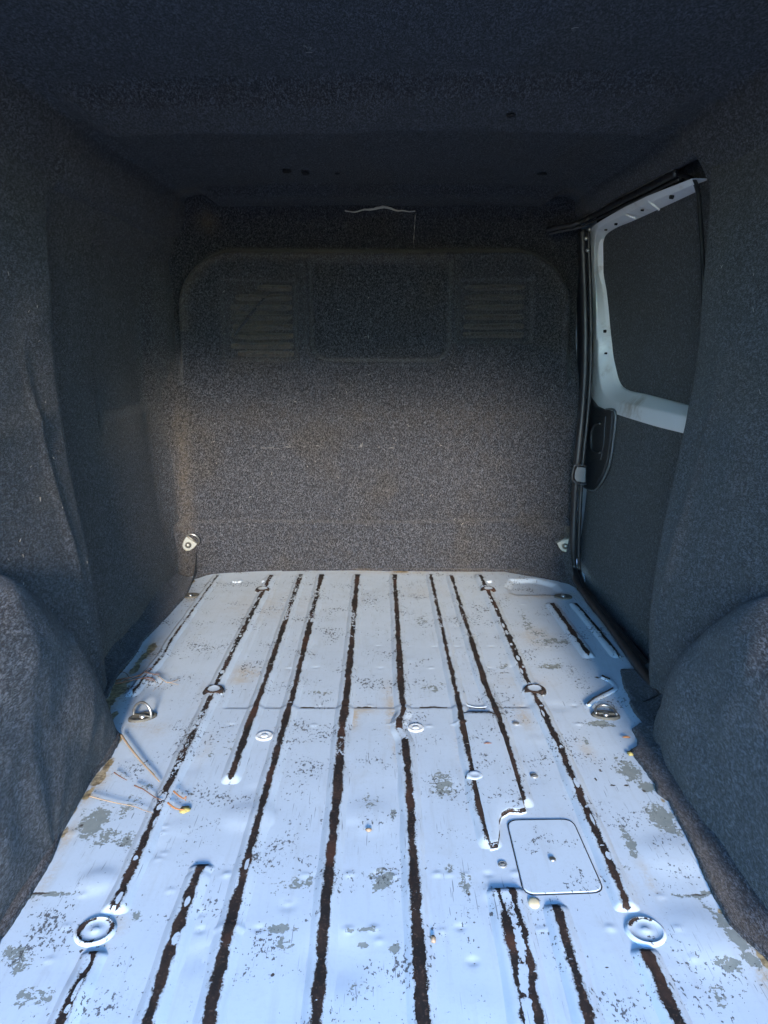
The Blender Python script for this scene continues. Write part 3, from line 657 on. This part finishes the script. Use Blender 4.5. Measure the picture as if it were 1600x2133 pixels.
# louvre slats pressed under the carpet
def louvre(x0, x1, z, hh, depth, seed, tan, x0b=None):
    n, m = 26, 9; P = np.zeros((n, m, 3)); x0b = x0 if x0b is None else x0b
    for i in range(n):
        t = i / (n - 1)
        for j in range(m):
            s = j / (m - 1); xa = x0b + (x0 - x0b) * s; x = xa + (x1 - xa) * t; e = min(1, 4 * min(t, 1 - t) + .0) ** .5
            zz = z + hh * (s - .5) + .003 * mnoise.noise(Vector((x * 14, z * 40, seed)))
            prof = math.sin(math.pi * min(s * 1.0, 1)) ** .8 * (0.35 + .65 * s)
            P[i, j] = (x, byat(x, z) + .006 - (depth * prof * e + .002), zz)
    a = np.full((n, m), tan)
    return grid('louvre_slat', P, M['carpet'], bulk, dict(stain=a, chalk=np.zeros((n, m))))
zl = [1.108, 1.072, 1.036, 1.000, .964, .928, .892, .862]
for k, z in enumerate(zl):
    xl = [-.47, -.555, -.575, -.575, -.57, -.575, -.58, -.555][k]
    louvre(xl, -.335, z, .026, .036, k, [1.0, .8, .7, .6, .9, 1.0, 1.0, .9][k])
for k, z in enumerate([1.108, 1.072, 1.036, 1.000, .966, .934]):
    louvre(.315, .555, z, .026, .036, k + 10, .55)
fold = smooth_line([(x, byat(x, z) - .014, z) for x, z in ((-.425, 1.085), (-.47, 1.04), (-.52, .98), (-.56, .93))], 6)
tube('carpet_crease', fold, [.003 + .004 * math.sin(math.pi * i / (len(fold) - 1)) for i in range(len(fold))], M['carpet'], bulk, 8)
# loose rectangle of carpet in the header, torn along its top
n, m = 40, 26; P = np.zeros((n, m, 3))
for i in range(n):
    for j in range(m):
        x = -.136 + .269 * i / (n - 1); z = 1.252 + .142 * j / (m - 1) + (.006 * mnoise.noise(Vector((x * 25, 3, 0))) + .010 * math.exp(-((x - .01) / .05) ** 2)) * (j / (m - 1)) ** 3
        e = min(i, n - 1 - i, 6) / 6
        P[i, j] = (x, byat(x, z) - .004 - .012 * (j / (m - 1)) ** 2 * e - .002 * mnoise.noise(Vector((x * 12, z * 12, 1))), z)
zz = np.zeros((n, m)); flap = grid('loose_flap', P, M['carpet'], bulk, dict(stain=zz, chalk=zz), label='loose rectangular carpet flap torn along its top edge')
top_e = P[:, -1]; te = []
for i in range(n):
    w = .002 + .008 * math.exp(-((top_e[i][0] + .0) / .06) ** 2) * (0.7 + .6 * mnoise.noise(Vector((i * .6, 1, 1))))
    te.append([(top_e[i][0], top_e[i][1] - .002, top_e[i][2] - .002), (top_e[i][0], top_e[i][1] - .003, top_e[i][2] + w), (top_e[i][0], top_e[i][1] + .03, top_e[i][2] + w * .6)])
grid('torn_edge', te, M['backing'], bulk, label='pale torn backing above the loose flap')
tube('frayed_cut', [(.134 - .006 * (k / 9), byat(.13, 1.3) - .011 + .002 * (k % 2), 1.385 - .105 * k / 9) for k in range(10)], [.0004 + .0008 * (k % 3 == 1) for k in range(10)], M['backing'], bulk, 5)

# ---- sliding door
XDZ = np.array([-.20, 0, .35, .69, .9, 1.1, 1.33, 1.5]); XDX = np.array([.80, .815, .838, .838, .828, .806, .768, .735])
def xd(z): return float(np.interp(z, XDZ, XDX))
def on_door(x, y, off=0.0):
    X = .82
    for _ in range(12): p = onx(x, y, X); X = .5 * X + .5 * (xd(p.z) + off)
    return onx(x, y, X)
door = empty('sliding_door', (.80, 2.45, 0), van); door['label'] = 'sliding side door with bare white window frame and carpeted panels'
vy = np.linspace(1.80, 3.06, 150); vz = np.linspace(-.18, .70, 110)
Yg, Zg = np.meshgrid(vy, vz, indexing='ij')
X = np.interp(Zg, XDZ, XDX) + bumps(Yg, Zg, 81, 10, .007) + .05 * sstep(.655, .69, Zg)
zz = np.zeros_like(X)
local(grid('lower_lining', np.stack([X, Yg, Zg], -1), M['carpet'], None, dict(stain=zz, chalk=zz)), door)
vz = np.linspace(.60, 1.44, 110); Yg, Zg = np.meshgrid(vy, vz, indexing='ij')
X = np.interp(Zg, XDZ, XDX) + .052 + bumps(Yg, Zg, 83, 8, .008) - .015 * sstep(.72, .62, Zg)
zz = np.zeros_like(X)
local(grid('window_blank', np.stack([X, Yg, Zg], -1), M['carpet'], None, dict(stain=zz, chalk=zz), label='dark carpet panel filling the door window'), door)
ic = [(1448, 397), (1437, 402), (1353, 442), (1310, 461), (1274, 477), (1253, 499), (1250, 555), (1259, 625), (1266, 710), (1273, 760), (1291, 806), (1347, 823), (1435, 846), (1470, 852)]
mc = [(1445, 384), (1434, 389), (1345, 425), (1295, 449), (1258, 468), (1241, 490), (1239, 555), (1243, 630), (1246, 710), (1248, 775), (1266, 829), (1345, 848), (1432, 868), (1470, 878)]
oc = [(1440, 372), (1428, 377), (1335, 414), (1282, 442), (1236, 471), (1229, 490), (1229, 544), (1231, 639), (1231, 720), (1231, 822), (1258, 852), (1352, 884), (1421, 902), (1470, 916)]
I3 = smooth_line([on_door(*p, .040) for p in ic], 6); M3 = smooth_line([on_door(*p, .004) for p in mc], 6); O3 = smooth_line([on_door(*p, -.004) for p in oc], 6)
rows = []
for i in range(len(I3)):
    a, b_, c = I3[i], M3[i], O3[i]
    back_i = a + Vector((.03, 0, 0)); back_o = c + Vector((.05, 0, 0))
    rows.append([back_i, a, a.lerp(b_, .12), a.lerp(b_, .5), b_.lerp(a, .12), b_, b_.lerp(c, .12), b_.lerp(c, .5), c.lerp(b_, .10), c, c + Vector((.006, 0, 0)), back_o])
local(grid('window_frame', rows, M['white'], None, label='bare white painted metal window frame'), door)
def dplate(name, px, th, mat, off=0.0, bevel=.0015, label=None):
    P = [on_door(*p, off) for p in px]; n_ = (P[1] - P[0]).cross(P[2] - P[0]); n_ = -n_ if n_.x > 0 else n_
    return local(plate(name, P, (-1, 0, .05), th, mat, None, bevel, label), door)
dplate('bracket_plate', [(1238, 626), (1243, 624), (1245, 707), (1239, 707)], .003, M['white'], .002)
for a, b_ in (((1350, 419), (1373, 437)), ((1302, 447), (1324, 455))):
    pa = [on_door(*a, .002), (on_door(*a, .0) + on_door(*b_, .02)) * .5, on_door(*b_, .028)]
    local(tube('weld_bead', smooth_line(pa, 4), .0035, M['white'], None, 8), door)
for (x, y, s) in ((1399, 410, .006), (1283, 467, .004), (1260, 690, .006), (1262, 736, .004), (1262, 479, .003), (1338, 438, .003)):
    c = on_door(x, y, .012); local(lathe('bolt_hole', [(1, -.004), (.9, .004), (.3, .0042)], c, (-1, 0, 0), M['hole'], None, 14, sx=s * 1.6, sy=s), door)
trim = [(1231, 826), (1246, 846), (1262, 853), (1282, 857), (1277, 915), (1272, 957), (1261, 990), (1238, 1022), (1211, 1012), (1213, 963), (1218, 900), (1222, 870), (1226, 830)]
dplate('latch_trim', trim, .012, M['plastic'], -.004, .004, 'black plastic trim round the door pull')
dplate('trim_inset', [(1229, 872), (1262, 868), (1258, 930), (1252, 958), (1226, 962)], .003, M['plastic'], -.018, .0015)
ring = smooth_line([on_door(*p, -.024) for p in ((1251, 882), (1240, 884), (1233, 897), (1231, 915), (1233, 935), (1239, 942), (1250, 943))], 5)
local(tube('pull_handle', ring, .0055, M['plastic'], None, 10, label='black pull handle'), door)
rim = smooth_line([on_door(*p, -.014) for p in ((1262, 853), (1282, 858), (1278, 915), (1272, 957), (1261, 990), (1239, 1021), (1211, 1011))], 5)
local(tube('trim_lit_edge', rim, .004, M['bezel'], None, 8), door)  # paler grey tube added as the light caught on the black trim's edge
tube_p = [ony(*p, 2.86) for p in ((1222, 971), (1201, 969), (1195, 975), (1192, 996), (1197, 1004), (1212, 1009), (1222, 1008))]
bz_ = plate('latch_face', [ony(*p, 2.865) for p in ((1221, 974), (1203, 972), (1198, 980), (1197, 996), (1202, 1003), (1220, 1005))], (-.5, -1, 0), .004, M['bezel'], None, .002, 'grey latch plate on the door edge'); local(bz_, door)
local(tube('latch_bezel', smooth_line(tube_p, 4), .0035, M['plastic'], None, 8), door)

# ---- door aperture: seal, upper rail, step trim
sp = [ony(*p, 2.90) for p in ((1213, 478), (1216, 560), (1219, 650), (1219, 760), (1213, 860), (1204, 950), (1198, 1040), (1195, 1110), (1195, 1160))]
sp += [onz(1197, 1190, .03), onz(1203, 1212, .022), onz(1214, 1230, .018), onz(1240, 1265, .016), onz(1270, 1305, .016), onz(1337, 1396, .016), onz(1380, 1450, .016)]
sp = smooth_line(sp, 7)
tube('door_seal', sp, [.013 + .002 * math.sin(i * .4) for i in range(len(sp))], M['rubber'], van, 12, label='black rubber seal round the sliding door opening')
tube('door_seal', [p + Vector((.020, -.004, -.004)) for p in sp], .0075, M['rubber'], van, 10, label='thin inner lip of the sliding door seal')
tube('aperture_frame', smooth_line([Vector((p.x + .004, p.y + .026, p.z - .003)) for p in sp[:len(sp) * 9 // 15]], 1), .012, M['plastic'], van, 10)
pt_ = [p for p in sp if p.y > 2.88 and p.z > .03]
grid('pillar_trim', [[(p.x - .004, p.y + .012, p.z), (p.x + .012, p.y + .03, p.z), (p.x + .022, p.y + .10, p.z), (p.x + .03, p.y + .24, p.z)] for p in pt_], M['rubber'], van)
rl = [ony(1140, 479, 2.97), ony(1165, 473, 2.94), ony(1200, 466, 2.90), onx(1235, 450, .752), onx(1290, 421, .755), onx(1350, 391, .758), onx(1392, 369, .762), onx(1408, 361, .764)]
rls = smooth_line(rl, 7)
tube('upper_rail', rls, .0095, M['rubber'], van, 10, label='black rail above the sliding door')
tube('rail_lip', [p + Vector((.010, 0, -.014)) for p in rls], .0045, M['plastic'], van, 8)
tube('rail_edge', [p + Vector((-.008, 0, .009)) for p in rls[18:]], [.0012 + .0012 * abs(mnoise.noise(Vector((i * .5, 0, 0)))) for i in range(len(rls[18:]))], M['steel'], van, 6)
pe = smooth_line([onx(*p, X_ + .006) for p, X_ in (((1405, 362), .766), ((1440, 372), .776), ((1454, 400), .781), ((1459, 460), .784), ((1464, 560), .784), ((1464, 680), .784), ((1455, 780), .782), ((1442, 850), .778), ((1426, 912), .765))], 6)
tube('door_seal', pe, .006, M['rubber'], van, 8, label='thin black seal along the panel edge beside the door window')
st_ = []
for k in range(40):
    y = 1.98 + (2.96 - 1.98) * k / 39
    st_.append([(.748, y, .004), (.760, y, .016), (.772, y, .012), (.785, y, -.02), (.80, y, -.06), (.84, y, -.10)])
grid('step_trim', st_, M['rubber'], van, label='black step trim below the sliding door')
for (x, y) in ((1228, 478), (1221, 497), (1224, 522)):
    lathe('hinge_bolt', [(.007, 0), (.0065, .004), (.003, .006), (.0005, .006)], ony(x, y, 2.86), (-.3, -1, 0), M['steel'], van, 14)

# ---- lashing points
def torus_arc(c, x, y, r, rad, a0, a1, n=26, squash=1.0):
    return [c + x * math.cos(a0 + (a1 - a0) * k / n) * r + y * math.sin(a0 + (a1 - a0) * k / n) * r * squash for k in range(n + 1)]
def floor_tie(px, ring_dir, ring_up, label, ring=True, r=.034, yawv=(1, 0, 0), sy=.62):
    c = onz(px[0], px[1], .002); e = empty('lashing_ring', c, van); e['label'] = label
    local(lathe('cup', [(r * 1.05, -.003), (r * 1.0, .003), (r * .9, .0045), (r * .78, .003), (r * .6, .0006), (r * .3, .0004), (.001, .0004)], c, (0, 0, 1), M['dirty'], None, 28, along=yawv, sy=sy), e)
    local(lathe('bolt', [(r * .26, .001), (r * .24, .006), (r * .1, .0075), (.0005, .0075)], c, (0, 0, 1), M['steel'], None, 12), e)
    if ring:
        x = Vector(ring_dir).normalized(); y = Vector(ring_up).normalized()
        pth = torus_arc(c + Vector((0, 0, .008)), x, y, r * .74, 0, -.25, math.pi + .25, 30, 1.2)
        local(tube('ring', pth, .0032, M['steel'], None, 10), e)
        local(tube('hinge_bar', [c + x * (-r * .74) + Vector((0, 0, .005)), c + x * r * .74 + Vector((0, 0, .005))], .0026, M['dirty'], None, 8), e)
    return e
floor_tie((297, 1494), (.95, -.3, 0), (.05, .12, 1), 'lashing ring standing up from the floor across from the sliding door', yawv=(.9, .45, 0))
floor_tie((1262, 1490), (1, -.12, 0), (.05, 1, .16), 'lashing ring lying back on the floor near the sliding door', yawv=(1, -.2, 0))
floor_tie((397, 1241), (1, 0, 0), (0, 0, 1), 'empty lashing cup at the far floor corner away from the sliding door', ring=False, r=.032, sy=.75)
floor_tie((1173, 1243), (1, 0, 0), (0, 0, 1), 'empty lashing cup at the far floor corner by the sliding door', ring=False, r=.032, sy=.75)
def wall_tie(px, Y, rot, nrm, label, loop):
    c = ony(px[0], px[1], Y); e = empty('lashing_bracket', c, van); e['label'] = label
    x, y, z = frame_of(nrm, (1, 0, 0)); ca, sa = math.cos(rot), math.sin(rot); x, y = x * ca + y * sa, y * ca - x * sa
    if y.z < 0: y = -y
    out = [c + x * a + y * b_ for a, b_ in ((-.026, .022), (.026, .022), (.025, .0), (.018, -.018), (.006, -.026), (-.006, -.026), (-.018, -.018), (-.025, .0))]
    local(plate('bracket', out, z, .004, M['zinc'], None, .0015), e)
    local(lathe('bolt', [(.0125, .003), (.012, .006), (.009, .0065), (.0085, .009), (.004, .011), (.0005, .011)], c - y * .003, z, M['zinc'], None, 18), e)
    local(tube('hinge_bar', [c + x * -.030 + y * .024 + z * .006, c + x * .030 + y * .024 + z * .006], .0042, M['zinc'], None, 8), e)
    if loop: local(tube('ring', torus_arc(c + y * .024 + z * .008, x, (y * .75 + z * .55).normalized(), .027, 0, 0, math.pi, 22, .95), .0032, M['steel'], None, 8), e)
wall_tie((393, 1134), 2.915, R(-38), (.35, -1, .1), 'plated lashing bracket with a raised loop low on the bulkhead', True)
wall_tie((1177, 1136), 2.925, R(22), (-.2, -1, .1), 'plated lashing bracket with folded loop beside the door seal', False)
# small pressed hook on the floor by the ring near the door
pts = [onz(*p, .004) for p in ((1226, 1470), (1240, 1458), (1262, 1446), (1279, 1437), (1280, 1428), (1270, 1418), (1254, 1411))]
tube('pressed_ridge', smooth_line(pts, 5), .0085, M['floor'], floor, 10, flat=.42, label='short bent ridge pressed in the floor')
tube('ridge_wear', smooth_line([p + Vector((-.003, 0, .0055)) for p in pts[:4]], 5), .0022, M['hole'], floor, 6)
tube('ridge_wear', smooth_line([p + Vector((0, 0, .0055)) for p in pts[5:]], 5), .0024, M['hole'], floor, 6)

# ---- loose plant debris on the floor
def debris(name, path, rad, mat, label, cat='twig', group='dry plant bits on the van floor', extra=()):
    P = [onz(x, y, .006 + h) for x, y, h in path]; P = smooth_line(P, 5)
    n_ = len(P); V, F = tube_data(P, [rad * (1 - .55 * i / (n_ - 1)) for i in range(n_)], 6)
    for ex in extra:
        Q = smooth_line([onz(x, y, .006 + h) for x, y, h in ex], 4); V2, F2 = tube_data(Q, [rad * .6 * (1 - .5 * i / (len(Q) - 1)) for i in range(len(Q))], 5)
        o_ = len(V); V += V2; F += [tuple(i + o_ for i in f_) for f_ in F2]
    o = raw(name, V, F, mat, None, True, label); o['category'] = cat; o['group'] = group; return o
debris('twig', [(242, 1417, .004), (262, 1413, .012), (290, 1407, .012), (302, 1400, .010), (318, 1404, .004), (332, 1404, .002)], .0022, M['twig'], 'short forked reddish twig by the carpet edge, nearest the bulkhead', extra=([(302, 1400, .01), (312, 1392, .01), (318, 1396, .008)], [(270, 1412, .01), (262, 1402, .012), (250, 1399, .014)]))
debris('twig', [(240, 1424, .004), (265, 1419, .010), (288, 1414, .010), (308, 1411, .006), (320, 1415, .003), (324, 1421, .002)], .0020, M['twig'], 'reddish twig with a bent tip lying along the forked one', extra=([(300, 1412, .008), (312, 1416, .004), (321, 1417, .003)],))
debris('twig', [(330, 1408, .003), (350, 1422, .003), (374, 1414, .002)], .0012, M['straw'], 'thin pale forked stem to the right of the reddish twigs', extra=([(345, 1420, .003), (372, 1426, .001)], [(340, 1420, .002), (318, 1440, .001)]))
debris('straw', [(252, 1530, .006), (270, 1556, .006), (296, 1588, .004), (318, 1612, .003), (332, 1628, .001)], .0030, M['straw'], 'long straight straw reaching from the carpet edge towards a rib', 'straw', extra=([(262, 1545, .006), (292, 1585, .004), (322, 1613, .003)],))
debris('twig', [(238, 1609, .003), (250, 1617, .003), (264, 1625, .002)], .0016, M['twig'], 'short dark stem lying alone below the straw')
debris('twig', [(280, 1636, .003), (300, 1645, .004), (322, 1660, .004), (336, 1666, .007)], .0016, M['twig'], 'thin curved stem ending at the worn rib below the straw')
debris('twig', [(186, 1658, .003), (215, 1666, .003), (245, 1673, .002), (280, 1680, .003), (300, 1688, .004), (318, 1693, .008)], .0012, M['straw'], 'long hair-thin stem crossing the grey primer patches')
t1 = debris('leaf_stalk', [(362, 1648, .008), (372, 1657, .006), (383, 1664, .004)], .0022, M['oleaf'], 'orange leaf stalk with torn tip beside the worn rib', 'leaf', extra=([(383, 1664, .004), (388, 1659, .008), (386, 1668, .004)],))
t2 = debris('leaf_stalk', [(350, 1672, .008), (362, 1682, .005), (374, 1686, .003), (384, 1686, .003)], .0022, M['oleaf'], 'yellow crumpled leaf on a brown stalk beside the worn rib', 'leaf')
def leaf(name, px, rx, ry, mat, label, seed, parent=None, h=.006):
    c = onz(px[0], px[1], h); V = [c + Vector((0, 0, .003))]; n_ = 16
    for k in range(n_):
        a = 2 * math.pi * k / n_; j = 1 + .45 * mnoise.noise(Vector((math.cos(a) * 2.3, math.sin(a) * 2.3, seed)))
        V.append(c + Vector((math.cos(a) * rx * j, math.sin(a) * ry * j, .004 * mnoise.noise(Vector((k, seed, 2))))))
    V = V + [v - Vector((0, 0, .0012)) for v in V]
    F = [(0, 1 + k, 1 + (k + 1) % n_) for k in range(n_)] + [(n_ + 1, n_ + 2 + (k + 1) % n_, n_ + 2 + k) for k in range(n_)] + [(1 + k, n_ + 2 + k, n_ + 2 + (k + 1) % n_, 1 + (k + 1) % n_) for k in range(n_)]
    o = raw(name, V, F, mat, parent, True, label)
    if parent is None: o['category'] = 'leaf'; o['group'] = 'dry plant bits on the van floor'
    return o
leaf('leaf_blade', (385, 1686), .011, .012, M['leaf'], None, 3, t2)
leaf('leaf_scrap', (1313, 1569), .006, .010, M['leaf'], 'yellow leaf scrap at the ragged carpet edge', 5)
leaf('leaf_scrap', (1305, 1535), .009, .003, M['oleaf'], 'thin orange leaf scrap just above the yellow one by the ragged carpet', 7)
leaf('leaf_scrap', (903, 1955), .004, .008, M['straw'], 'small tan leaf scrap between two ribs near the bottom of the picture', 9)
leaf('leaf_scrap', (1016, 1548), .010, .0025, M['twig'], 'brown leaf scrap on the raised land left of a rib', 11, h=.0085)
leaf('leaf_scrap', (768, 1728), .006, .005, M['straw'], 'beige crumb in the middle of the floor', 13)
# pale fibres caught in the carpet (too many and small to count)
V = []; F = []
def fibre(p, d, l, w):
    global V, F
    q = [p, p + d * l * .5 + Vector((0, 0, w)), p + d * l]; v, f = tube_data(q, .00042, 4); o_ = len(V); V += v; F += [tuple(i + o_ for i in k) for k in f]
for _ in range(40):
    s = -1 if rng.random() < .5 else 1; z = rng.uniform(.05, 1.2); y = rng.uniform(1.5, 1.9); X = float(np.interp(z, ZP, XL if s < 0 else XR))
    fibre(Vector((X - s * .010, y, z)), Vector((0, rng.uniform(-1, 1), rng.uniform(-1, 1))).normalized(), rng.uniform(.003, .012), .001)
for _ in range(50):
    x = rng.uniform(-.7, .7); z = rng.uniform(.1, 1.2); fibre(Vector((x, byat(x, z) - .012, z)), Vector((rng.uniform(-1, 1), 0, rng.uniform(-1, 1))).normalized(), rng.uniform(.003, .012), .001)
for (x, y) in ((640, 100), (637, 110), (645, 104), (1190, 60), (960, 340)): fibre(onz(x, y, 1.422 if y < 200 else 1.436), Vector((rng.uniform(-1, 1), rng.uniform(-1, 1), 0)).normalized(), .012, .001)
lint = raw('lint', V, F, M['fibre'], van); lint['kind'] = 'stuff'
